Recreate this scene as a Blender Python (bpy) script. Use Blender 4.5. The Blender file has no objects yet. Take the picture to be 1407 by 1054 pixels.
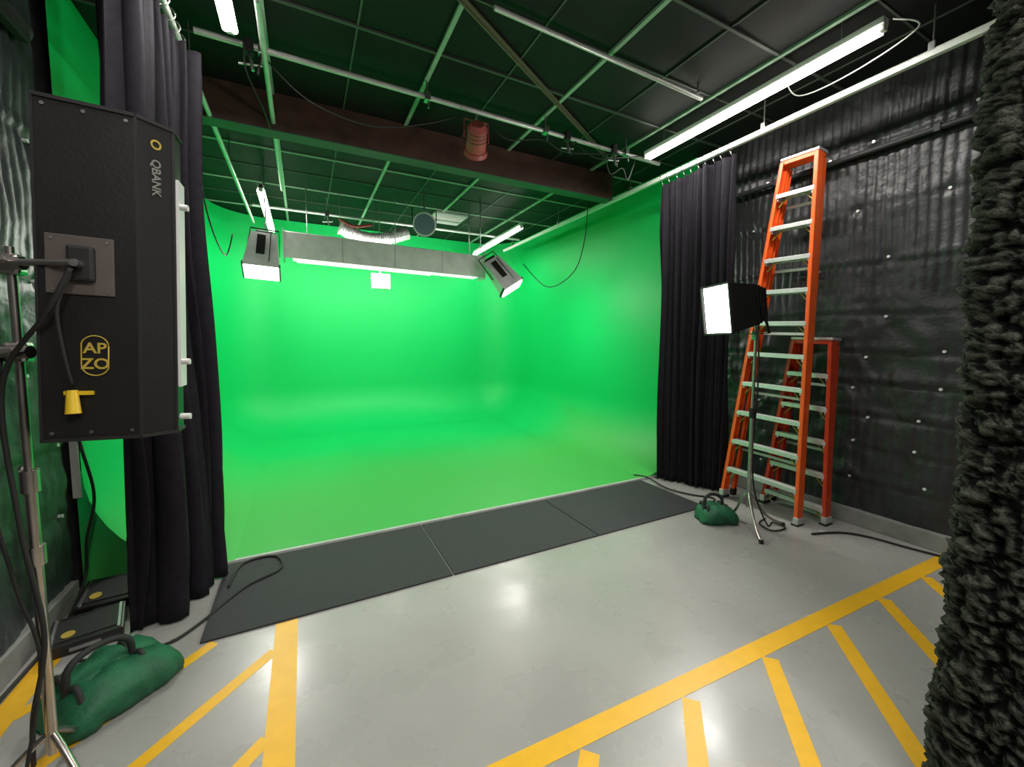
import bpy, bmesh, math, random
from mathutils import Vector, Matrix, noise
random.seed(4)
S=bpy.context.scene
S.view_settings.view_transform='Standard'
S.view_settings.look='None'
S.view_settings.exposure=0.0
# ---------------------------------------------------------------- camera
F=559.0; pitch=math.radians(4.1); yaw=math.radians(27.1); H=1.65
Fw=Vector((math.cos(pitch)*math.sin(yaw),math.cos(pitch)*math.cos(yaw),-math.sin(pitch)))
R=Vector((math.cos(yaw),-math.sin(yaw),0)); U=R.cross(Fw)
cam=bpy.data.objects.new('camera',bpy.data.cameras.new('camera'))
S.collection.objects.link(cam)
cam.matrix_world=Matrix(((R.x,U.x,-Fw.x,0),(R.y,U.y,-Fw.y,0),(R.z,U.z,-Fw.z,H),(0,0,0,1)))
cam.data.sensor_width=36; cam.data.lens=F/1407*36; cam.data.shift_y=-15/1407
cam.data.clip_start=.02
S.camera=cam
# ---------------------------------------------------------------- materials
def mat(name,col,rough=.5,metal=0,emit=None,es=0,spec=.5,var=0,vscale=8,bump=0,bscale=30,sheen=0,col2=None,detail=4,rvar=0):
    m=bpy.data.materials.new(name); m.use_nodes=True; nt=m.node_tree; b=nt.nodes['Principled BSDF']
    b.inputs['Base Color'].default_value=(*col,1); b.inputs['Roughness'].default_value=rough
    b.inputs['Metallic'].default_value=metal; b.inputs['Specular IOR Level'].default_value=spec
    if sheen: b.inputs['Sheen Weight'].default_value=sheen
    if emit: b.inputs['Emission Color'].default_value=(*emit,1); b.inputs['Emission Strength'].default_value=es
    tc=nt.nodes.new('ShaderNodeTexCoord')
    if var or col2:
        n=nt.nodes.new('ShaderNodeTexNoise'); n.inputs['Scale'].default_value=vscale; n.inputs['Detail'].default_value=detail
        nt.links.new(tc.outputs['Object'],n.inputs['Vector'])
        r=nt.nodes.new('ShaderNodeValToRGB'); r.color_ramp.elements[0].position=.3; r.color_ramp.elements[1].position=.7
        c2=col2 if col2 else tuple(min(1,c*(1+var)) for c in col); c1=col if col2 else tuple(c*(1-var) for c in col)
        r.color_ramp.elements[0].color=(*c1,1); r.color_ramp.elements[1].color=(*c2,1)
        nt.links.new(n.outputs['Fac'],r.inputs['Fac']); nt.links.new(r.outputs['Color'],b.inputs['Base Color'])
    if rvar:
        n=nt.nodes.new('ShaderNodeTexNoise'); n.inputs['Scale'].default_value=2.5; n.inputs['Detail'].default_value=6
        nt.links.new(tc.outputs['Object'],n.inputs['Vector'])
        mr=nt.nodes.new('ShaderNodeMapRange'); mr.inputs['From Min'].default_value=.3; mr.inputs['From Max'].default_value=.7; mr.inputs['To Min'].default_value=rough-rvar; mr.inputs['To Max'].default_value=rough+rvar
        nt.links.new(n.outputs['Fac'],mr.inputs['Value']); nt.links.new(mr.outputs['Result'],b.inputs['Roughness'])
    if bump:
        n=nt.nodes.new('ShaderNodeTexNoise'); n.inputs['Scale'].default_value=bscale; n.inputs['Detail'].default_value=5
        nt.links.new(tc.outputs['Object'],n.inputs['Vector'])
        bp=nt.nodes.new('ShaderNodeBump'); bp.inputs['Strength'].default_value=bump; bp.inputs['Distance'].default_value=.01
        nt.links.new(n.outputs['Fac'],bp.inputs['Height']); nt.links.new(bp.outputs['Normal'],b.inputs['Normal'])
    return m
M=dict(
 floor=mat('painted_concrete',(.33,.327,.308),.29,var=.07,vscale=1.2,bump=.09,bscale=5,rvar=.08,spec=.5),
 yellow=mat('yellow_line_paint',(.78,.43,.012),.42,var=.05,vscale=14,bump=.05),
 mat_=mat('rubber_mat',(.030,.031,.034),.75,var=.35,vscale=150,bump=.5,bscale=220),
 green=mat('chroma_green_paint',(.004,.50,.115),.5,spec=.25),
 edge=mat('white_edge_trim',(.45,.48,.45),.5,var=.1),
 foam=mat('black_quilted_vinyl',(.021,.021,.024),.40,spec=.55,var=.3,vscale=5,bump=.4,bscale=35),
 foamL=mat('grey_quilted_vinyl',(.038,.04,.046),.45,spec=.5,var=.3,vscale=5,bump=.3,bscale=40),
 pin=mat('white_steel_pin',(.85,.85,.85),.3,.3),
 curb=mat('concrete_curb',(.24,.24,.23),.6,var=.2,vscale=6,bump=.2),
 ceil=mat('black_ceiling_tile',(.009,.009,.009),.6,spec=.22,var=.3,vscale=1.2,bump=.15,bscale=60),
 tee=mat('ceiling_grid_green_bounce',(.28,.40,.30),.45,var=.15),  # whitish tees, with green bounce light mixed into the colour
 teed=mat('ceiling_grid_dark',(.06,.07,.06),.5),
 wood=mat('dark_brown_beam',(.055,.026,.019),.5,col2=(.10,.048,.036),vscale=6,bump=.2,bscale=14),
 olive=mat('olive_strap',(.10,.10,.055),.6),
 pipe=mat('white_steel_pipe',(.6,.61,.59),.35,metal=.3,var=.1),
 rail=mat('white_rail_paint',(.82,.82,.80),.35,metal=0),
 steel=mat('galvanised_steel',(.45,.45,.45),.35,metal=1,var=.15,vscale=20),
 chrome=mat('chrome_steel',(.50,.46,.42),.28,metal=1,var=.15),
 alu=mat('brushed_aluminium',(.66,.66,.66),.42,metal=.6,var=.1,vscale=30),
 alud=mat('fixture_aluminium',(.62,.615,.61),.5,metal=.2,var=.12,vscale=6),
 black=mat('black_enamel',(.009,.0085,.008),.42,var=.2,bump=.08,bscale=90),
 blackm=mat('matt_black_plastic',(.012,.012,.012),.6),
 plate=mat('brown_mounting_plate',(.10,.08,.072),.6,var=.15),
 cloth=mat('black_curtain_cloth',(.0115,.0100,.0145),.88,spec=.22,var=.25,vscale=20,bump=.25,bscale=180),
 orange=mat('orange_fibreglass',(.90,.125,.018),.38,var=.08,vscale=9,bump=.05),
 oranged=mat('red_orange_fibreglass',(.62,.055,.015),.42,var=.1),
 brace=mat('yellow_green_brace',(.42,.45,.06),.5),
 rubber=mat('black_rubber',(.012,.012,.012),.7),
 bag=mat('green_sandbag_nylon',(.010,.12,.05),.6,var=.25,vscale=14,bump=.4,bscale=60),
 strap=mat('black_webbing',(.018,.02,.02),.7),
 white=mat('white_plastic',(.7,.7,.68),.5),
 grey=mat('grey_print',(.22,.22,.20),.5),
 logo=mat('yellow_print',(.50,.37,.05),.5),
 yplug=mat('yellow_connector',(.75,.50,.02),.4),
 tube=mat('glowing_fluorescent',(1,1,1),.4,emit=(1,.96,.88),es=13),
 lampw=mat('glowing_diffuser',(1,1,1),.5,emit=(1,.97,.92),es=7),
 lampsoft=mat('soft_lit_diffuser',(1,1,1),.5,emit=(1,.97,.92),es=.9),
 lampwarm=mat('glowing_warm_diffuser',(1,1,1),.5,emit=(1,.84,.48),es=1.6),
 diff=mat('unlit_white_diffuser',(.75,.76,.76),.5),
 red=mat('red_lamp_paint',(.30,.06,.05),.5,var=.2),
 foil=mat('silver_foil_duct',(.8,.8,.8),.3,metal=.6,bump=.9,bscale=25),
 glassb=mat('blue_grey_lens',(.10,.16,.22),.15,spec=.8),
 vent=mat('vent_paint',(.33,.35,.33),.5),
 wallb=mat('dark_wall_paint',(.06,.06,.062),.7,var=.1),
)
# one continuous coat on cove and floor: yellower green at the front, chroma green up the walls; reflected glare deeper in painted into the colour
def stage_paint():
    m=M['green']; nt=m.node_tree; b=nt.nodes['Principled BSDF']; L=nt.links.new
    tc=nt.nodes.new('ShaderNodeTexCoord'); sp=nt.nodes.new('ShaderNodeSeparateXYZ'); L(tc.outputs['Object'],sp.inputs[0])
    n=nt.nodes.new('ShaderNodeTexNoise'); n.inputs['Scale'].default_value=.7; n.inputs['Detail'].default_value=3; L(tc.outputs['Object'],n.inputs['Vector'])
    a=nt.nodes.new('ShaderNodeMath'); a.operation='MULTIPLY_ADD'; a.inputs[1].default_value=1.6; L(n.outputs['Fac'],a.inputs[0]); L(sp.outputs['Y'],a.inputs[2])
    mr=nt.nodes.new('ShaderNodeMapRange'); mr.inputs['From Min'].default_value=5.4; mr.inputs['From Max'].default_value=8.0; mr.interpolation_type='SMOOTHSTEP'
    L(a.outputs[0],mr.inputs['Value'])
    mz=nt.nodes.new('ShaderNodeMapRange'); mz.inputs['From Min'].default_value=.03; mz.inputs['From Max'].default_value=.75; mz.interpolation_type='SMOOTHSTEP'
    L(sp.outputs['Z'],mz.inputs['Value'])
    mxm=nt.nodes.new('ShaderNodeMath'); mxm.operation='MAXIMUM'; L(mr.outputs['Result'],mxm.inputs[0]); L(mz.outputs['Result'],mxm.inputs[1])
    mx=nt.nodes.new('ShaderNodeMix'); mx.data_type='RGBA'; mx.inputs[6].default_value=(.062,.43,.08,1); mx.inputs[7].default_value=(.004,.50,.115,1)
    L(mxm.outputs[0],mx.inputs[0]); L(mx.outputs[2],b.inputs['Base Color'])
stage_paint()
# convoluted foam with light tips; crevice shade painted into the colour
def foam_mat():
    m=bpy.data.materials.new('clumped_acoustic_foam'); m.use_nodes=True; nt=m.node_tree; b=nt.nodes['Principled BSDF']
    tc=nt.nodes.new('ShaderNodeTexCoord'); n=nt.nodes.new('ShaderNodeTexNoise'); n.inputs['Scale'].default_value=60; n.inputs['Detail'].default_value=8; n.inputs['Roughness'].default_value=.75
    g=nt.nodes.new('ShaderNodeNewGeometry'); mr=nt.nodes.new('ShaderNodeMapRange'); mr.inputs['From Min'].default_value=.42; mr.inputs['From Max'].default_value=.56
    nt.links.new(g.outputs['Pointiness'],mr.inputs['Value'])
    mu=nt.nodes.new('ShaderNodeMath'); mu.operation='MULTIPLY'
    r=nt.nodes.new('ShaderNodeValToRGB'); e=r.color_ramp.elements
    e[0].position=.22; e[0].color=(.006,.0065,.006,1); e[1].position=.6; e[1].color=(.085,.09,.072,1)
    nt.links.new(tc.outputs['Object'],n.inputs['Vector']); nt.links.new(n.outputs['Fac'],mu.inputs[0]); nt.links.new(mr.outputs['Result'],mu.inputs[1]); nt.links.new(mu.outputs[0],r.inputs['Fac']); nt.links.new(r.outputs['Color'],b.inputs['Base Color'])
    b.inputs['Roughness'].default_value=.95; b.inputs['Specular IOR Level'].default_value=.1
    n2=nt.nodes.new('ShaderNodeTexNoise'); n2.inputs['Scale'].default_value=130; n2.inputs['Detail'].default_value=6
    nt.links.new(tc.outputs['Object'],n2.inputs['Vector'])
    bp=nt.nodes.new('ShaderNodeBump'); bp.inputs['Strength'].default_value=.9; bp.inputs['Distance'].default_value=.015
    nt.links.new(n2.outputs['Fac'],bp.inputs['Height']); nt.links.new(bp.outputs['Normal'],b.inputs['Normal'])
    return m
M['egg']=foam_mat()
# ---------------------------------------------------------------- builder
def V(*a): return Vector(a)
class B:
    def __init__(s,name,T=None):
        s.name=name; s.bm=bmesh.new(); s.mats=[]; s.T=T
    def mi(s,k):
        if k not in s.mats: s.mats.append(k)
        return s.mats.index(k)
    def _add(s,vs,fs,k,smooth=False):
        i=s.mi(k); bv=[s.bm.verts.new(v) for v in vs]
        for f in fs:
            try:
                ff=s.bm.faces.new([bv[j] for j in f]); ff.material_index=i; ff.smooth=smooth
            except ValueError: pass
        return bv
    def box(s,c,size,k,rot=None,bev=0):
        c=Vector(c)
        t=bmesh.new(); bmesh.ops.create_cube(t,size=1)
        for v in t.verts: v.co=Vector((v.co.x*size[0],v.co.y*size[1],v.co.z*size[2]))
        if bev: bmesh.ops.bevel(t,geom=list(t.edges),offset=bev,segments=2,affect='EDGES',profile=.6)
        Rm=rot.to_3x3() if rot is not None else Matrix.Identity(3)
        t.verts.index_update()
        s._add([c+Rm@v.co for v in t.verts],[[v.index for v in f.verts] for f in t.faces],k); t.free()
        return s
    def bar(s,p1,p2,w,d,k,side=(0,1,0),bev=0):
        p1=Vector(p1);p2=Vector(p2); z=(p2-p1); L=z.length; z.normalize(); x=Vector(side); x=(x-z*x.dot(z)).normalized(); y=z.cross(x)
        Rm=Matrix((x,y,z)).transposed()
        return s.box((p1+p2)/2,(w,d,L),k,Rm,bev)
    def cyl(s,p1,p2,r,k,seg=14,r2=None,cap=True):
        p1=Vector(p1);p2=Vector(p2); r2=r if r2 is None else r2
        z=(p2-p1).normalized(); x=z.orthogonal().normalized(); y=z.cross(x)
        vs=[]
        for p,rr in ((p1,r),(p2,r2)):
            for i in range(seg):
                a=2*math.pi*i/seg; vs.append(p+(x*math.cos(a)+y*math.sin(a))*rr)
        s._add(vs,[[i,(i+1)%seg,seg+(i+1)%seg,seg+i] for i in range(seg)],k,True)
        if cap:
            s._add(vs[:seg],[list(range(seg))[::-1]],k); s._add(vs[seg:],[list(range(seg))],k)
        return s
    def tube(s,pts,r,k,seg=8,n=6,smooth=True):
        P=[Vector(p) for p in pts]
        if smooth and len(P)>2:
            Q=[]
            for i in range(len(P)-1):
                a=P[max(i-1,0)];b=P[i];c=P[i+1];d=P[min(i+2,len(P)-1)]
                for j in range(n):
                    t=j/n; Q.append(.5*((2*b)+(c-a)*t+(2*a-5*b+4*c-d)*t*t+(3*b-a-3*c+d)*t**3))
            Q.append(P[-1]); P=Q
        rings=[]; x=None
        for i,p in enumerate(P):
            z=(P[min(i+1,len(P)-1)]-P[max(i-1,0)]).normalized()
            x=z.orthogonal().normalized() if x is None else (x-z*x.dot(z)).normalized()
            y=z.cross(x); rr=r(i/(len(P)-1)) if callable(r) else r
            rings.append([p+(x*math.cos(2*math.pi*j/seg)+y*math.sin(2*math.pi*j/seg))*rr for j in range(seg)])
        vs=[v for q in rings for v in q]; fs=[]
        for i in range(len(P)-1):
            for j in range(seg): fs.append([i*seg+j,i*seg+(j+1)%seg,(i+1)*seg+(j+1)%seg,(i+1)*seg+j])
        fs.append(list(range(seg))[::-1]); fs.append([(len(P)-1)*seg+j for j in range(seg)])
        s._add(vs,fs,k,True); return s
    def prism(s,poly,axis0,axis1,k,caps=True):
        n=len(poly); a=[Vector(p) for p in poly]; e=Vector(axis1)
        vs=a+[p+e for p in a]
        fs=[[i,(i+1)%n,n+(i+1)%n,n+i] for i in range(n)]
        if caps: fs+=[list(range(n))[::-1],[n+i for i in range(n)]]
        s._add(vs,fs,k); return s
    def grid(s,fn,nu,nv,k,smooth=True,closed=False):
        vs=[fn(i/(nu),j/(nv)) for j in range(nv+1) for i in range(nu+1)]
        fs=[[j*(nu+1)+i,j*(nu+1)+i+1,(j+1)*(nu+1)+i+1,(j+1)*(nu+1)+i] for j in range(nv) for i in range(nu)]
        s._add(vs,fs,k,smooth); return s
    def done(s,weld=False):
        if s.T is not None: bmesh.ops.transform(s.bm,matrix=s.T,verts=s.bm.verts)
        if weld: bmesh.ops.remove_doubles(s.bm,verts=s.bm.verts,dist=.0005)
        bmesh.ops.recalc_face_normals(s.bm,faces=s.bm.faces)
        me=bpy.data.meshes.new(s.name); s.bm.to_mesh(me); s.bm.free()
        for k in s.mats: me.materials.append(M[k])
        o=bpy.data.objects.new(s.name,me); S.collection.objects.link(o); return o
def text(name,body,size,mtx,k,parent,extrude=.0006):
    cu=bpy.data.curves.new(name,'FONT'); cu.body=body; cu.size=size; cu.extrude=extrude; cu.align_x='CENTER'; cu.align_y='CENTER'
    cu.offset=size*.02
    o=bpy.data.objects.new(name,cu); S.collection.objects.link(o); o.matrix_world=mtx; cu.materials.append(M[k]); o.parent=parent; return o
def area(name,loc,size,energy,d,col=(1,.96,.9),parent=None,spread=180):
    l=bpy.data.lights.new(name,'AREA'); l.shape='RECTANGLE'; l.size,l.size_y=size; l.energy=energy; l.color=col; l.spread=math.radians(spread)
    o=bpy.data.objects.new(name,l); S.collection.objects.link(o); o.location=loc
    d=Vector(d).normalized(); z=-d; x=Vector((1,0,0)) if abs(z.x)<.9 else Vector((0,1,0)); 
    y=z.cross(x).normalized(); x=y.cross(z)
    o.matrix_world=Matrix(((x.x,y.x,z.x,loc[0]),(x.y,y.y,z.y,loc[1]),(x.z,y.z,z.z,loc[2]),(0,0,0,1)))
    if parent: 
        o.parent=parent
    return o
XL,XR,YB,YF,ZC=-1.38,4.48,8.8,-2.6,3.95
# ---------------------------------------------------------------- room shell
B('floor').box((1.55,3.1,-.06),(6.3,11.9,.12),'floor').done()
B('wall_back').box((1.55,YB+.16,2),(6.3,.12,4.1),'wallb').done()
B('wall_front').box((1.55,YF-.06,2),(6.3,.12,4.1),'wallb').done()
o=B('ceiling'); o.box((1.55,3.1,ZC+.05),(6.3,11.9,.1),'ceil')
for i,x in enumerate([-.79,-.18,.425,1.03,1.64,2.24,2.85,3.46,4.07]):
    main=i%2==1
    o.box((x,3.1,ZC-.008 if main else ZC-.003),(.034 if main else .014,11.6,.03 if main else .012),'tee' if main else 'teed')
y=-2.2
j=0
while y<8.7:
    o.box((1.55,y,ZC-.005),(5.8,.024 if j%2 else .014,.02 if j%2 else .012),'tee' if j%2 and y>4.4 else 'teed'); y+=.61; j+=1  # cross tees past the beam get the bounce-tinted colour, front ones stay dark
o.done()
def quilt(name,X,n,y0,y1,k,seamz,seed,amp=.012):
    o=B(name); o.box((X-n*.07,(y0+y1)/2,ZC/2),(.1,y1-y0,ZC),'wallb')
    pins=[]
    random.seed(seed)
    for sz in seamz:
        y=y0+random.uniform(.1,.4)
        while y<y1:
            pins.append((y,sz+random.uniform(-.05,.05))); y+=random.uniform(.3,.62)
    def fn(u,v):
        y=y0+(y1-y0)*u; z=.14+(ZC-.14)*v
        w=noise.noise(V(y*.7,z*.5,seed))*.06+noise.noise(V(y*3,z*2.2,seed+3))*.014
        ph=(y+w)/.075
        up=min(1,max(0,(z-1.9)/.5))
        band=max(.10,noise.noise(V(y*.35,z*.9,seed+9))*.8+.15+.8*up)
        rib=abs(math.sin(math.pi*ph))**.7
        d=.016+amp*rib*min(1.2,band)
        for i,sz in enumerate(seamz):
            q=(z-sz+.035*noise.noise(V(y*1.1,sz,seed)))
            st=.6+.6*noise.noise(V(y*.8,sz*3,seed+4))
            d-= .018*st*math.exp(-(q/.016)**2); d+=.012*st*math.exp(-((q-.05)/.035)**2)
        d+=(.026-.012*up)*noise.noise(V(y*3.2,z*3.2,seed+1))+.014*(1-up)*noise.noise(V(y*8,z*7,seed+6))+.004*noise.noise(V(y*20,z*15,seed+2))
        for py_,pz_ in pins:
            dy=y-py_; dz=z-pz_
            if abs(dy)<.1 and abs(dz)<.1: d-=.020*math.exp(-(dy*dy+dz*dz)/.0018)
        return V(X+n*max(.002,d),y,z)
    o.grid(fn,int((y1-y0)/.0125),170,k)
    for y,zz in pins: o.cyl((X+n*.001,y,zz),(X+n*.024,y,zz),.012,'pin',8)
    return o.done()
quilt('wall_right',XR,-1,YF,3.5,'foam',[.42,.72,1.0,1.28,1.55,1.9,2.35,2.85,3.4],11)
quilt('wall_left',XL,1,YF,3.5,'foamL',[.6,1.0,1.5,2.0,2.8,3.4],23)
B('wall_left.001').box((XL-.07,6.2,2),(.1,5.4,4),'wallb').done()
B('wall_right.001').box((XR+.07,6.2,2),(.1,5.4,4),'wallb').done()
B('baseboard_right').box((XR-.03,.45,.07),(.08,6.1,.14),'curb',bev=.008).done()
B('baseboard_left').box((XL+.02,.45,.07),(.06,6.1,.14),'curb',bev=.008).done()
o=B('trim_1'); o.box((XL+.06,.4,3.36),(.05,5.9,.10),'blackm',bev=.006); o.done()
o=B('conduit_pipe'); o.cyl((XR-.085,-.5,3.30),(XR-.085,3.45,3.30),.026,'blackm')
for yy in (.2,1.4,2.6): o.box((XR-.085,yy,3.30),(.062,.04,.062),'blackm',bev=.006)
o.done()
# ---------------------------------------------------------------- cyclorama
def cyc():
    o=B('green_screen_cyclorama'); rc=.85; r=.8
    x0,x1,y0,y1=-1.31,4.40,3.58,YB+.05
    path=[]
    for t in range(14): path.append((V(x0,y0+(y1-rc-y0)*t/14,0),V(1,0,0)))
    for t in range(13):
        a=math.pi-math.pi/2*t/12; path.append((V(x0+rc+rc*math.cos(a),y1-rc+rc*math.sin(a),0),V(-math.cos(a),-math.sin(a),0)))
    for t in range(1,14): path.append((V(x0+rc+(x1-x0-2*rc)*t/14,y1,0),V(0,-1,0)))
    for t in range(13):
        a=math.pi/2-math.pi/2*t/12; path.append((V(x1-rc+rc*math.cos(a),y1-rc+rc*math.sin(a),0),V(-math.cos(a),-math.sin(a),0)))
    for t in range(1,15): path.append((V(x1,y1-rc+(y0-y1+rc)*t/14,0),V(-1,0,0)))
    prof=[]
    for t in range(13):
        a=math.pi/2*t/12; prof.append((r-r*math.sin(a),.0245+r-r*math.cos(a)))
    for z in (1.4,2.2,3.0,3.94): prof.append((0,z))
    nP,nQ=len(path)-1,len(prof)-1
    def fn(u,v):
        p,n=path[round(u*nP)]; ins,z=prof[round(v*nQ)]; return p+n*ins+V(0,0,z)
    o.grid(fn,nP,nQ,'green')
    for xx,sg in ((x0,1),(x1,-1)):
        for i in range(12):
            (i0,z0),(i1,z1)=prof[i],prof[i+1]
            o._add([V(xx+sg*i0,y0,z0),V(xx+sg*i1,y0,z1),V(xx-sg*.03,y0,z1),V(xx-sg*.03,y0,z0)],[[0,1,2,3]],'green')
        o.box((xx-sg*.025,y0-.005,1.05),(.04,.012,.8),'edge')
    return o.done()
cyc()
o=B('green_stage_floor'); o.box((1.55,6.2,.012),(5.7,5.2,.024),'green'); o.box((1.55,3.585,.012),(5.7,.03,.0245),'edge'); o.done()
# ---------------------------------------------------------------- mats + lines
for a,b in ((-.56,.895),(.905,2.195),(2.205,3.56)):
    B('rubber_floor_mat').box(((a+b)/2,3.115,.006),(b-a,.89,.012),'mat_',bev=.003).done()
o=B('yellow_floor_marking')
def strip(p,q,w,z=.0012,w2=None):
    p=V(*p,z);q=V(*q,z); d=(q-p).normalized(); n=V(-d.y,d.x,0)*w/2
    o._add([p-n,q-n,q+n,p+n],[[0,1,2,3]],'yellow')
strip((-1.2,1.38),(4.42,1.165),.095)
for x in (3.87,3.29,2.72,2.13,1.55,.98,.41): strip((x,1.19-(x-2)*.03),(x-1.25,1.19-(x-2)*.03-1.25*.97),.078,.0009)
strip((-.14,2.665),(-.14,1.40),.115)
for c,x0 in ((-2.07,-.19),(-2.62,-.19),(-3.14,-.49),(-3.70,-.83)):
    xa=x0; xb=-1.2
    strip((xa,xa-c),(xb,xb-c),.062,.0009)
strip((-1.235,3.45),(-1.235,1.0),.10)
o.done()
# ---------------------------------------------------------------- beam, pipes, ceiling stuff
o=B('wooden_ceiling_beam'); o.box((1.43,4.55,3.78),(4.8,.16,.34),'wood',bev=.006); o.box((1.43,4.55,3.612),(4.8,.17,.012),'teed'); o.done()  # bottom strip stands for green light on the beam's underside
o=B('curtain_track'); o.box((3.9,4.45,3.63),(.045,7.1,.05),'rail',bev=.008)
for yy in (1.3,2.45,4.2,5.9,7.6):
    o.cyl((3.9,yy,3.63),(3.9,yy,ZC),.006,'steel'); o.box((3.9,yy,3.675),(.05,.04,.06),'steel',bev=.005)
o.done()
o=B('curtain_track'); o.cyl((-.66,2.6,3.63),(-.66,8.0,3.63),.02,'pipe')
for yy in (3.8,5.6,7.6): o.cyl((-.66,yy,3.63),(-.66,yy,ZC),.006,'steel')
o.done()
o=B('overhead_pipe_grid'); o.cyl((-.60,3.63,3.8),(3.84,3.66,3.78),.021,'pipe')
for xx in (-.2,1.03,2.24,3.3):
    o.cyl((xx,3.64,3.79),(xx,3.64,ZC),.008,'steel'); o.box((xx,3.64,3.79),(.05,.07,.07),'steel',bev=.008); o.cyl((xx,3.60,3.74),(xx,3.60,3.68),.008,'steel')
o.cyl((1.2,2.6,3.87),(3.30,2.66,3.87),.018,'pipe')
for xx in (1.5,3.2): o.cyl((xx,2.62,3.87),(xx,2.62,ZC),.008,'steel')
o.cyl((-.18,2.0,3.74),(-.18,6.2,3.64),.02,'pipe')
for yy in (3.0,5.2): o.cyl((-.18,yy,3.68),(-.18,yy,ZC),.008,'steel')
o.cyl((-.60,7.2,3.68),(3.84,7.2,3.68),.02,'pipe')
for xx in (.4,2.8): o.cyl((xx,7.2,3.68),(xx,7.2,ZC),.008,'steel')
for x,y in ((2.5,3.64),(3.12,3.64),(-.28,3.63),(.4,7.2)):
    o.box((x,y,3.79 if y<5 else 3.69),(.06,.08,.09),'blackm',bev=.01)
    zz=3.75 if y<5 else 3.65
    o.cyl((x,y,zz),(x+.02,y-.02,zz-.13),.012,'steel',8); o.cyl((x-.07,y,zz-.09),(x+.08,y,zz-.07),.009,'steel',8); o.cyl((x+.05,y,zz-.14),(x+.07,y,zz),.01,'blackm',8)
for pts in ([(-.2,3.6,3.74),(.1,3.6,3.5),(.55,3.6,3.42),(1.0,3.62,3.55),(1.35,3.64,3.72)],
    [(1.6,3.64,3.75),(1.8,3.62,3.60),(2.2,3.62,3.68),(2.5,3.62,3.62),(3.2,3.65,3.76)],
    [(-.3,3.5,3.74),(-.3,3.6,3.6),(-.22,3.9,3.5),(-.2,4.3,3.55)],
    [(2.6,3.64,3.76),(2.8,3.55,3.60),(3.1,3.5,3.64),(3.5,3.6,3.78)],
    [(3.0,3.64,3.72),(3.05,3.6,3.50),(3.2,3.58,3.58),(3.3,3.6,3.48),(3.45,3.65,3.74)]):
    o.tube(pts,.006,'rubber',7,8)
o.done()
o=B('diagonal_brace'); o.bar((.95,2.68,ZC-.02),(3.36,4.06,ZC-.02),.05,.012,'olive',(0,0,1)); o.bar((1.0,2.7,ZC-.02),(3.4,4.08,ZC-.02),.012,.05,'olive',(0,0,1)); o.done()
def tubelight(p,q,en,hang=True,reflect=True):
    o=B('fluorescent_tube_light'); p=Vector(p);q=Vector(q); d=(q-p).normalized()
    o.bar(p+V(0,0,.05),q+V(0,0,.05),.07,.045,'white',(1,0,0),.006)
    for e,sg in ((p,1),(q,-1)): o.bar(e+d*sg*.0+V(0,0,.03),e+d*sg*.03+V(0,0,.03),.05,.085,'white',(1,0,0),.004)
    for sx in (-.026,.026): o.cyl(p+d*.03+V(sx,0,0),q-d*.03+V(sx,0,0),.019,'tube',12)
    L=(q-p).length
    for f in (.12,.88):
        c=p+d*L*f; o.cyl(c+V(0,0,.06),V(c.x,c.y,ZC),.004,'steel',6)
    ob=o.done()
    m=(p+q)/2
    area('lamp_glow',m+V(0,0,-.025),(.06,L*.96) ,en,(0,0,-1),parent=ob)
    return ob
tubelight((3.53,1.42,3.75),(3.53,3.56,3.74),50)
tubelight((-.36,1.1,3.70),(-.36,3.38,3.70),43)
tubelight((-.41,6.05,3.55),(-.41,8.15,3.55),30)
tubelight((3.30,6.1,3.58),(3.38,8.4,3.58),30)
tubelight((1.4,-2.3,3.75),(1.4,-.1,3.75),70)
tubelight((.0,-2.3,3.75),(.0,-.1,3.75),56)
# trough cyc light
o=B('overhead_softlight_bank')
Y=6.4; a,b=-.19,2.72; dz=-.06
prof=[(-.09,2.80),(.22,2.86),(.22,3.14),(.0,3.17),(-.09,3.14)]
o.prism([(a,Y+y,z) for y,z in prof],0,(b-a,0,dz),'alud')
o.bar((a+.15,Y-.05,2.785),(a+2.0,Y-.05,2.785+dz*.63),.02,.075,'lampsoft',(0,1,0))
o.bar((a+.1,Y+.08,2.815),(b-.1,Y+.08,2.815+dz),.20,.02,'lampsoft',(0,1,0))
o.box((b+.006,Y+.06,2.98+dz),(.012,.33,.40),'alud'); o.box((a-.006,Y+.06,2.98),(.012,.33,.40),'alud')
o.box(((a+b)/2,Y+.225,2.98),(b-a-.1,.01,.22),'lampw')
for k in range(1,4): f=k/4; o.box((a+f*(b-a),Y-.092,2.97+dz*f),(.008,.006,.33),'vent')
for xx in (.1,1.3,2.5): o.cyl((xx,Y+.05,3.10),(xx,Y+.05,ZC),.007,'steel',6)
ob=o.done()
area('bank_glow',((a+b)/2,Y+.25,2.97),(b-a-.1,.22),72,(0,1,-.22),parent=ob)
area('bank_downlight',((a+b)/2,Y+.08,2.74),(b-a-.3,.16),16,(0,0,-1),parent=ob)
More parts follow.
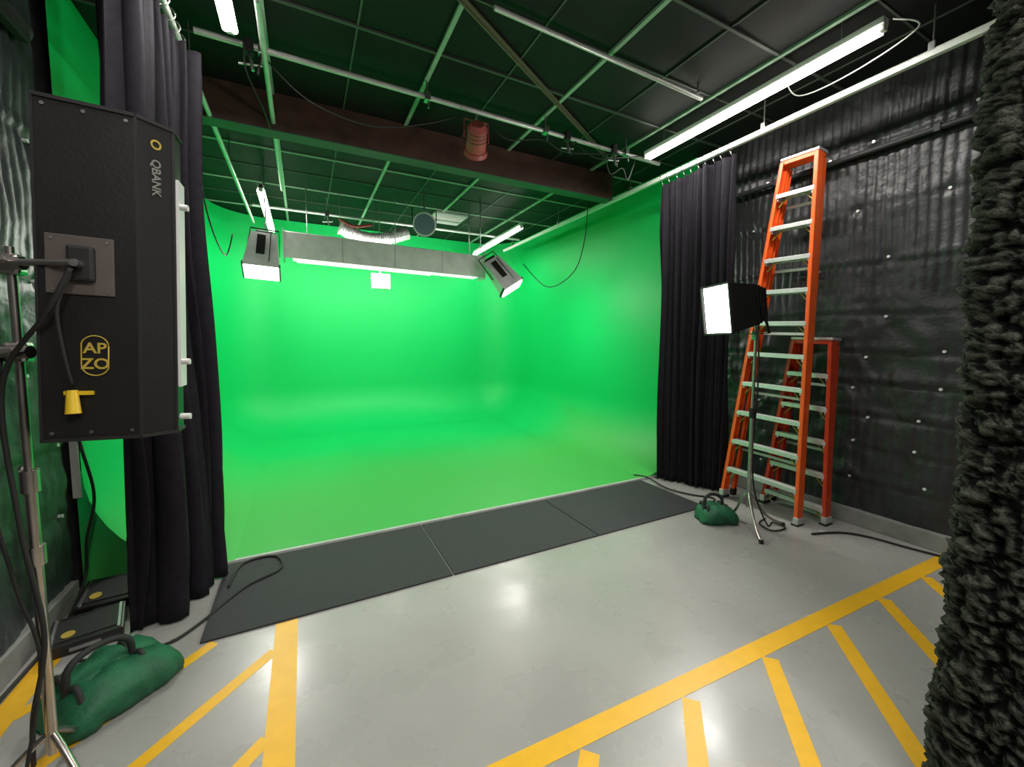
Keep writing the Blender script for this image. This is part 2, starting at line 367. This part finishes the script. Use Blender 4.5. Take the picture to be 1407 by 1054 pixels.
# side bank fixtures
def sidebank(c,T,nm='hanging_fluorescent_bank'):
    Tm=Matrix.Translation(c)@T
    o=B(nm,Tm)
    w,d,h=.38,.25,.56
    top=[(-w*.36,-d*.3,h/2),(w*.36,-d*.3,h/2),(w*.36,d*.3,h/2),(-w*.36,d*.3,h/2)]
    bot=[(-w/2,-d/2,-h/2),(w/2,-d/2,-h/2),(w/2,d/2,-h/2),(-w/2,d/2,-h/2)]
    vs=[Vector(p) for p in top+bot]
    o._add(vs,[[0,1,2,3],[0,4,5,1],[1,5,6,2],[2,6,7,3],[3,7,4,0]],'alud')
    o.box((0,0,-h/2),(w-.03,d-.03,.03),'lampw')
    for sx in (-1,1): o.box((sx*w/2,0,-h/2+.02),(.012,d+.02,.04),'black')
    for sy in (-1,1): o.box((0,sy*d/2,-h/2+.025),(w,.012,.03),'alud')
    o.box((-w*.05,-d*.42,.06),(.09,.03,.30),'black',bev=.006)
    o.box((w*.20,-d*.42,.02),(.012,.03,.44),'steel')
    o.box((0,0,h/2+.02),(.18,.12,.05),'black',bev=.006)
    for sx in (-1,1): o.bar((sx*w*.46,0,0),(sx*w*.40,0,h/2+.12),.02,.008,'black')
    o.bar((-w*.41,0,h/2+.12),(w*.41,0,h/2+.12),.02,.008,'black')
    o.cyl((0,0,h/2+.12),(0,0,h/2+.26),.01,'steel',8)
    wp=Tm@V(0,0,h/2+.26); o.cyl((0,0,h/2+.26),Tm.inverted()@V(wp.x,wp.y,ZC),.008,'steel',8)
    ob=o.done()
    dd=(Tm.to_3x3()@V(0,0,-1)).normalized(); p=Tm@V(0,0,-h/2-.03)
    area('bank_glow',p,(w-.05,d-.05),24,dd,parent=ob)
    return ob
sidebank(V(-.40,5.86,2.73),Matrix.Rotation(math.radians(3),4,'Y')@Matrix.Rotation(math.radians(-30),4,'X'))
sidebank(V(2.84,5.93,2.74),Matrix.Rotation(math.radians(-32),4,'Y')@Matrix.Rotation(math.radians(-24),4,'X'))
# small warm light
o=B('small_panel_light'); o.box((1.18,7.1,2.68),(.30,.05,.25),'alud',bev=.008); o.box((1.18,7.068,2.68),(.25,.02,.21),'lampwarm')
o.cyl((1.18,7.13,2.76),(1.18,7.13,ZC),.008,'steel',8); o.done()
# red lamp
o=B('red_fresnel_lamp')
c=V(1.50,3.66,3.54); dn=V(.15,.5,-.35).normalized()
o.cyl(c-dn*.11,c+dn*.09,.095,'red',20); o.cyl(c+dn*.09,c+dn*.13,.105,'red',20,.115); o.cyl(c+dn*.125,c+dn*.135,.09,'glassb',20)
o.cyl(c-dn*.15,c-dn*.11,.06,'red',18,.095)
for sx in (-1,1): o.bar(c+V(sx*.12,0,0),c+V(sx*.12,0,.17),.02,.008,'red')
o.bar(c+V(-.125,0,.17),c+V(.125,0,.17),.02,.008,'red'); o.cyl(c+V(0,0,.17),V(c.x,3.66,3.76),.012,'steel',8)
for k in range(3): o.cyl(c-dn*(.09-k*.035),c-dn*(.083-k*.035),.098,'wood',20)
o.done()
o=B('round_hanging_spotlight')
c=V(1.66,6.1,3.42); d=V(-.25,-1,-.35).normalized()
o.cyl(c,c+d*.14,.15,'alud',22,.17); o.cyl(c+d*.135,c+d*.15,.145,'glassb',22); o.cyl(c-d*.14,c,.10,'alud',18,.15)
o.cyl(c+V(0,0,.1),V(c.x,c.y,ZC),.012,'steel',8); o.bar(c+V(-.18,0,0),c+V(-.18,0,.22),.02,.01,'black'); o.bar(c+V(.18,0,0),c+V(.18,0,.22),.02,.01,'black'); o.bar(c+V(-.18,0,.22),c+V(.18,0,.22),.02,.01,'black')
o.done()
o=B('foil_air_duct')
pts=[]; 
for i in range(90):
    t=i/89; pts.append(V(.56+1.0*t,6.86+.05*math.sin(t*5),3.42-.13*math.sin(t*math.pi)+.03*t))
o.tube(pts,lambda t:.10+.014*math.sin(t*190)+.012*noise.noise(V(t*30,0,0)),'foil',14,1)
for f in (0,.5,1):
    p=pts[int(f*89)]; o.cyl(p,V(p.x,p.y,ZC),.005,'steel',6)
o.tube([(.54,6.76,3.52),(.74,6.74,3.43),(1.0,6.74,3.48)],.022,'red',8)
o.done()
o=B('ceiling_air_vent'); o.box((2.40,7.3,ZC-.03),(.6,.6,.04),'vent',bev=.006)
for k in range(9): o.box((2.40,7.06+k*.06,ZC-.055),(.52,.012,.02),'vent',Matrix.Rotation(.5,3,'X'))
o.done()
def cable(name,pts,r=.006,k='rubber'):
    B(name).tube(pts,r,k,7,8).done()
cable('white_power_cord',[(3.62,1.42,3.84),(3.66,1.3,3.72),(3.74,1.7,3.68),(3.8,2.1,3.74),(3.75,2.2,3.94)],.005,'white')
cable('hanging_power_cord',[(3.84,5.0,3.94),(3.84,5.1,3.2),(3.78,5.3,2.75),(3.5,5.6,2.55),(3.12,5.72,2.9)],.007)
cable('hanging_power_cord',[(-.78,4.6,3.94),(-.78,4.65,3.2),(-.76,4.9,2.8),(-.72,5.4,2.6),(-.68,5.7,2.9)],.007)
# ---------------------------------------------------------------- curtains
def curtain(top,bot,z0,z1,n,amp,seed,trackx,trackz):
    o=B('black_stage_curtain'); nu=n*14; nv=46
    t0,t1=[Vector((*p,0)) for p in top]; b0,b1=[Vector((*p,0)) for p in bot]
    def fn(u,v):
        z=z0+(z1-z0)*v; a=t0.lerp(t1,u); b=b0.lerp(b1,u); p=b.lerp(a,v); d=(t1-t0).normalized(); nn=V(-d.y,d.x,0)
        ph=u*n*math.pi*2+2.2*noise.noise(V(u*3,v*1.4,seed))+1.0*noise.noise(V(u*9,v*2.5,seed))
        A=amp*(.6+.35*(1-v)+.8*noise.noise(V(u*4,v*1.5,seed+5)))
        off=A*math.sin(ph)+.3*A*math.sin(2.3*ph+1)+.04*noise.noise(V(u*2,v*2,seed+7))
        return V(p.x,p.y,z)+nn*off+d*(.35*A*math.sin(2*ph))
    o.grid(fn,nu,nv,'cloth')
    for i in range(n):
        u=(i+.25)/n; p=fn(u,1); q=V(trackx,p.y,trackz)
        o.cyl(p+V(0,0,-.02),q+V(0,0,-.04),.005,'steel',6)
        o.tube([q+V(0.038*math.cos(a),0,.038*math.sin(a)-.006) for a in [k*math.pi/4 for k in range(9)]],.004,'steel',6,3)
    ob=o.done()
    sm=ob.modifiers.new('thick','SOLIDIFY'); sm.thickness=.004
    return ob
curtain(((3.9,3.68),(3.93,2.72)),((3.80,3.54),(4.11,2.86)),.015,3.54,10,.06,3,3.9,3.63)
curtain(((-.79,2.76),(-.66,3.54)),((-.85,2.93),(-.64,3.42)),.015,3.56,7,.095,8,-.66,3.63)
# ---------------------------------------------------------------- ladders
def ladder(base,top,wb,wt,nst,mrail,mrear,cap=True,sp=None):
    base=Vector(base);top=Vector(top); z=(top-base); L=z.length; z.normalize(); x=V(0,-1,0); x=(x-z*x.dot(z)).normalized(); y=z.cross(x)
    if y.x<0: y=-y
    T=Matrix(((x.x,y.x,z.x,base.x),(x.y,y.y,z.y,base.y),(x.z,y.z,z.z,base.z),(0,0,0,1)))
    o=B('orange_stepladder',T)
    D=.085
    def chan(p,q,s,k,D,fw=.03,yo=0):
        p=Vector(p);q=Vector(q)
        o.bar(p+V(s*fw/2-s*.003,0,0),q+V(s*fw/2-s*.003,0,0),.006,D,k,(1,0,0))
        for e in (-1,1): o.bar(p+V(0,e*(D/2-.003),0),q+V(0,e*(D/2-.003),0),fw,.006,k,(1,0,0))
    for s in (-1,1):
        chan((s*wb/2,0,.03),(s*wt/2,0,L-.03),s,mrail,D,.034)
        chan((s*(wb/2-.045),.09,.05),(s*(wt/2-.005),.09,L-.06),s,mrear,.05,.028)
        o.box((s*wb/2,0,.035),(.045,.10,.10),'alu',bev=.004); o.box((s*wb/2,0,.012),(.06,.12,.026),'rubber',bev=.004)
        o.box((s*(wb/2-.045),.09,.06),(.04,.06,.07),'rubber',bev=.004)
    sp=sp or .305
    for i in range(nst):
        zz=L-.03-sp*(i+1)
        if zz<.12: break
        w=wb+(wt-wb)*(zz/L)
        o.box((0,0,zz),(w-.012,.088,.012),'alu',bev=.002)
        o.box((0,-.043,zz-.014),(w-.012,.004,.036),'alu'); o.box((0,.043,zz-.014),(w-.012,.004,.036),'alu')
        for k in range(5): o.box((0,-.034+k*.017,zz+.007),(w-.03,.005,.004),'alud')
        for s in (-1,1):
            o.bar((s*(w/2-.02),0,zz-.11),(s*(w/2-.11),0,zz-.015),.018,.004,'brace',(0,1,0))
            o.box((s*(w/2-.018),0,zz-.03),(.02,.07,.05),'alu')
        if i%2==0: o.bar((-(w/2-.04),.10,zz-.1),((w/2-.04),.10,zz-.1),.025,.015,'alud',(0,0,1))
    o.box((0,.035,L-.005),(wt+.035,.15,.025),'alu',bev=.006); o.box((0,.035,L-.035),(wt+.02,.13,.04),mrear,bev=.005)
    return o.done()
ladder((3.96,2.39,0),(4.18,2.26,3.40),.74,.30,12,'orange','orange')
ladder((4.20,2.19,0),(4.28,2.13,1.70),.56,.32,6,'oranged','oranged')
# ---------------------------------------------------------------- flood light on stand
o=B('flood_light_on_stand')
px,py=3.57,2.24
o.cyl((px,py,.16),(px,py,1.05),.017,'steel'); o.cyl((px,py,1.0),(px+.01,py,1.80),.013,'steel'); o.cyl((px,py,.98),(px,py,1.07),.024,'blackm')
for ang,ll in ((228,.38),(325,.30),(95,.22)):
    a=math.radians(ang); e=V(px+ll*math.cos(a),py+ll*math.sin(a),.015)
    o.tube([(px,py,.30),(px+.06*math.cos(a),py+.06*math.sin(a),.22),(px+.55*ll*math.cos(a),py+.55*ll*math.sin(a),.08),e],.012,'chrome',8,5); o.cyl(e-V(0,0,.014),e+V(0,0,.014),.018,'rubber')
n=V(-.93,.33,-.13).normalized(); side=V(0,0,1).cross(n).normalized(); up=n.cross(side)
c0=V(px-.01,py+.0,1.99)
def ring(c,w,h): return [c+side*sx*w/2+up*sy*h/2 for sx,sy in ((-1,-1),(1,-1),(1,1),(-1,1))]
r0=ring(c0,.26,.24); r1=ring(c0+n*.14,.36,.34); r2=ring(c0+n*.38,.38,.42)
for A_,B_ in ((r0,r1),(r1,r2)): o._add(A_+B_,[[i,(i+1)%4,4+(i+1)%4,4+i] for i in range(4)],'black')
o._add(r0,[[0,1,2,3]],'black')
rr=ring(c0+n*.365,.365,.405); o._add(rr,[[0,1,2,3]],'lampw')
for i in range(4): o.bar(r2[i],r2[(i+1)%4],.016,.016,'blackm',n)
q=ring(c0+n*.385,.38,.42)
for t in (.25,.5,.75):
    o.bar(q[0].lerp(q[1],t),q[3].lerp(q[2],t),.005,.005,'blackm',n)
for k in range(4): 
    rg=ring(c0+n*(.02+k*.035),.285+k*.025,.265+k*.025)
    for i in range(4): o.bar(rg[i],rg[(i+1)%4],.006,.006,'blackm',n)
for s in (-1,1): o.bar(c0+n*.1+side*s*.19,c0+n*.05+side*s*.19-up*.25,.025,.006,'black',n)
o.bar(c0+n*.05+side*-.19-up*.25,c0+n*.05+side*.19-up*.25,.025,.006,'black',n)
o.cyl(c0+n*.05-up*.25,V(px,py,1.70),.014,'steel')
o.box((px,py,1.72),(.05,.05,.08),'steel',bev=.01)
o.tube([c0+V(.02,0,-.05),(px+.05,py,1.7),(px+.035,py-.02,1.2),(px+.03,py,.7),(px+.04,py-.03,.3),(px+.1,py-.12,.02),(px+.22,py-.1,.012),(px+.2,py-.22,.012),(px+.04,py-.2,.012),(px+.08,py-.06,.012),(px+.24,py-.02,.012)],.007,'rubber',7,8)
ob=o.done()
area('flood_glow',c0+n*.40,(.34,.38),30,n,parent=ob)
# ---------------------------------------------------------------- floor cables
cable('floor_cable',[(3.85,1.85,.012),(4.10,1.75,.012),(4.22,1.6,.012),(4.28,1.35,.012),(4.36,1.1,.012)],.009)
cable('floor_cable',[(3.58,3.7,.03),(3.66,3.55,.03),(3.6,3.2,.02),(3.70,2.95,.012),(3.82,2.80,.012),(3.75,2.72,.012),(3.5,2.70,.012),(3.7,2.62,.012)],.009)
cable('floor_cable',[(-.5,3.2,.02),(-.45,3.5,.02),(-.25,3.52,.02),(-.2,3.3,.02),(-.4,3.15,.02),(-.6,2.85,.012),(-.72,2.74,.012),(-.92,2.74,.012),(-1.1,2.80,.012)],.008)
cable('equipment_power_cord',[(-1.24,3.4,1.9),(-1.25,3.38,1.2),(-1.22,3.47,.7),(-1.27,3.47,.4),(-1.29,3.47,.16),(-1.29,3.2,.02),(-1.29,2.6,.02)],.009,'rubber')
# ---------------------------------------------------------------- sandbags
def sandbag(c,ang,L,w,h,seed):
    T=Matrix.Translation(c)@Matrix.Rotation(ang,4,'Z')
    o=B('green_sandbag',T)
    for s in (-1,1):
        def fn(u,v,s=s):
            a=u*2*math.pi; t=v*2-1
            pr=(1-abs(t)**3.2)**.5 if abs(t)<1 else 0
            ww=w*.36*(.25+.75*pr); hh=h/2*(.12+.88*pr)
            x=math.cos(a)*ww; zz=math.sin(a)*hh
            nz=noise.noise(V(t*3,x*9,seed+s))*.022+noise.noise(V(t*9,a*2,seed))*.010
            z=hh*.95+zz; z=max(.004,z+nz*(.5+.5*math.sin(a)))
            if math.sin(a)<-.5: z=max(.004,z*.5)
            return V(t*L/2,s*w*.24+x*1.15+nz,z)
        o.grid(fn,28,26,'bag')
    o.box((0,0,h*.45),(L*.8,.03,.02),'bag')
    o.tube([(-L*.36,-.02,h*.7),(-L*.34,-.01,h+.05),(-L*.2,.0,h+.09),(L*.02,.01,h+.08),(L*.14,0,h+.04),(L*.16,0,h*.7)],.015,'strap',8,6)
    for f in (-.34,.15): 
        o.tube([(f*L,-w*.50,.03),(f*L,-w*.30,h*.98),(f*L,0,h*.82),(f*L,w*.30,h*.98),(f*L,w*.50,.03)],.012,'strap',8,6)
    return o.done(True)
sandbag(V(-.84,2.45,0),math.radians(42),.46,.29,.19,2)
sandbag(V(3.38,2.42,0),math.radians(-25),.34,.21,.16,6)
# ---------------------------------------------------------------- equipment cases by left curtain
for i,(cx,cy,cz,rz,tx) in enumerate(((-1.11,3.33,.09,4,10),(-1.13,3.03,.045,14,5))):
    Rm=Matrix.Rotation(math.radians(rz),4,'Z')@Matrix.Rotation(math.radians(tx),4,'X')
    o=B('equipment_case',Matrix.Translation((cx,cy,cz))@Rm)
    o.box((0,0,0),(.30,.27,.06),'black',bev=.008); o.box((0,0,.032),(.24,.19,.006),'blackm',bev=.002)
    o.cyl((-.07,-.05,.035),(-.07,-.05,.039),.028,'logo',18); o.box((0,-.138,0),(.12,.01,.02),'steel',bev=.002)
    for s in (-1,1): o.box((s*.13,0,.032),(.012,.24,.012),'steel')
    ob=o.done()
# ---------------------------------------------------------------- foreground light panel on c-stand
T=Matrix.Translation((-.60,1.95,1.885))@Matrix.Rotation(math.radians(2.0),4,'Y')
o=B('fluorescent_light_panel',T)
hh=.575
poly=[(-.185,.0),(.075,.0),(.165,.07),(.165,.17),(-.185,.17)]
o.prism([(x,y,-hh) for x,y in poly],0,(0,0,2*hh),'black')
for z in (-hh,hh):
    for i in range(len(poly)):
        p,q=poly[i],poly[(i+1)%5]; o.bar((p[0],p[1],z),(q[0],q[1],z),.012,.012,'blackm',(0,0,1))
for x,y in ((-.185,0),(.075,0),(.165,.07)): o.bar((x,y,-hh),(x,y,hh),.008,.008,'blackm')
o.box((.172,.12,-.0),(.012,.085,.80),'diff'); 
for z in (.30,-.52,-.30): o.cyl((.172,.09,z),(.205,.085,z),.012,'white',10)
o.box((-.075,-.004,.03),(.175,.008,.20),'plate',bev=.003)
o.box((-.07,-.015,.035),(.07,.03,.12),'blackm',bev=.01); o.cyl((-.07,-.03,.03),(-.07,-.07,.03),.012,'steel')
for sx in (-.145,-.005):
    for sz in (-.055,.115): o.cyl((sx,-.01,sz),(sx,-.004,sz),.005,'steel',8)
for z in (-.55,.55):
    for x in (-.16,-.06,.05): o.cyl((x,-.003,z),(x,.0,z),.006,'steel',8)
a=[V(-.045+.036*math.cos(t)*1.0,-.003,-.28+(.036*math.sin(t)+(.034 if math.sin(t)>0 else -.034))) for t in [k*math.pi/12+.001 for k in range(25)]]
o.tube(a,.0022,'logo',6,2,smooth=False)
o.tube([(-.09,-.03,.0),(-.12,-.05,-.12),(-.11,-.04,-.28),(-.10,-.02,-.38)],.006,'rubber',8,6)
o.cyl((-.10,-.02,-.40),(-.095,-.03,-.48),.015,'yplug',12,.021); o.box((-.085,-.012,-.41),(.075,.012,.013),'yplug')
ob=o.done()
def tm(x,y,z,ang=0):
    return T@Matrix.Translation((x,y,z))@Matrix.Rotation(math.radians(90),4,'X')@Matrix.Rotation(ang,4,'Z')
text('logo_text','AP',.052,tm(-.045,-.003,-.255),'logo',ob); text('logo_text_lower','ZO',.052,tm(-.045,-.003,-.31),'logo',ob)
dch=V(.09,.07,0).normalized(); nch=V(.07,-.09,0).normalized()
Rch=Matrix(((0,dch.x,nch.x,0),(0,dch.y,nch.y,0),(-1,0,0,0),(0,0,0,1)))
text('side_label','QBANK',.038,T@Matrix.Translation(V(.12,.035,.38)+nch*.002)@Rch,'grey',ob)
text('side_mark','O',.045,T@Matrix.Translation(V(.12,.035,.50)+nch*.002)@Rch,'logo',ob)
o=B('light_stand')
sx,sy=-.885,2.05
o.cyl((sx,sy,.12),(sx,sy,1.2),.017,'chrome'); o.cyl((sx,sy,1.15),(sx,sy,1.98),.013,'chrome'); 
o.cyl((sx,sy,1.12),(sx,sy,1.2),.026,'chrome'); o.cyl((sx,sy,.85),(sx,sy,.92),.026,'chrome')
for z in (1.62,1.92):
    o.box((sx,sy,z),(.06,.06,.07),'chrome',bev=.012); o.cyl((sx-.05,sy-.02,z),(sx+.05,sy-.05,z),.022,'chrome',14); o.cyl((sx-.02,sy-.08,z),(sx,sy-.02,z),.009,'chrome')
    o.bar((sx-.06,sy-.09,z-.02),(sx+.02,sy-.08,z+.01),.02,.012,'chrome')
o.cyl((sx,sy-.05,1.92),(-.67,1.90,1.92),.012,'chrome'); 
for ang in (195,315,90):
    a=math.radians(ang); e=V(sx+.24*math.cos(a),sy+.24*math.sin(a),.015); o.tube([(sx,sy,.20),(sx+.06*math.cos(a),sy+.06*math.sin(a),.16),(sx+.18*math.cos(a),sy+.18*math.sin(a),.05),e],.012,'chrome',8,5)
o.tube([(-.68,1.89,1.90),(-.75,1.9,1.75),(sx-.03,sy-.04,1.5),(sx-.02,sy-.03,1.0),(sx+.02,sy-.04,.6),(sx-.03,sy-.03,.3),(sx-.1,sy+.1,.015)],.008,'rubber',8,8)
o.tube([(sx-.03,sy-.03,1.6),(sx-.06,sy-.08,1.2),(sx-.05,sy-.02,.8),(sx+.0,sy-.03,.5),(sx-.05,sy-.06,.1)],.006,'rubber',8,8)
o.done()
# ---------------------------------------------------------------- foreground foam-clad pillar
o=B('wall_foam_pillar')
x0,y0=1.97,.50
path=[]
def add(a,b,n,m):
    for t in range(m): path.append((a.lerp(b,t/m),n))
add(V(x0,-.1,0),V(x0,y0-.06,0),V(-1,0,0),64)
for t in range(12):
    a=math.pi-math.pi/2*t/11; path.append((V(x0+.06+.06*math.cos(a),y0-.06+.06*math.sin(a),0),V(math.cos(a),math.sin(a),0)))
add(V(x0+.07,y0,0),V(x0+.5,y0,0),V(0,1,0),44); path.append((V(x0+.5,y0,0),V(0,1,0)))
nP=len(path)-1; nz=480
def fn(u,v):
    i=round(u*nP); p,n=path[i]; z=v*3.94
    s=i*.0085
    wv=noise.noise(V(s*6,z*6,0)); wv2=noise.noise(V(s*6,z*6,7))
    d,_=noise.voronoi(V(s*19+.5*wv,z*19+.5*wv2,0))
    b=math.sqrt(max(0,1-(d[0]/.72)**2))
    dd=.036*b+.014*noise.noise(V(s*9,z*9,2))+.016*noise.noise(V(s*50,z*50,5))+.012*noise.noise(V(s*95,z*95,15))+.03*noise.noise(V(s,z*1.3,9))+.05*(1-v)**3
    return p+n*dd+V(0,0,z+.008*noise.noise(V(s*60,z*60,25)))
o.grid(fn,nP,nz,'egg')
o.box((x0+.3,y0-.33,ZC/2),(.5,.58,ZC-.01),'wallb')
o.done()
# ---------------------------------------------------------------- world
w=bpy.data.worlds.new('world'); S.world=w; w.use_nodes=True
w.node_tree.nodes['Background'].inputs['Color'].default_value=(.5,.5,.5,1); w.node_tree.nodes['Background'].inputs['Strength'].default_value=.1
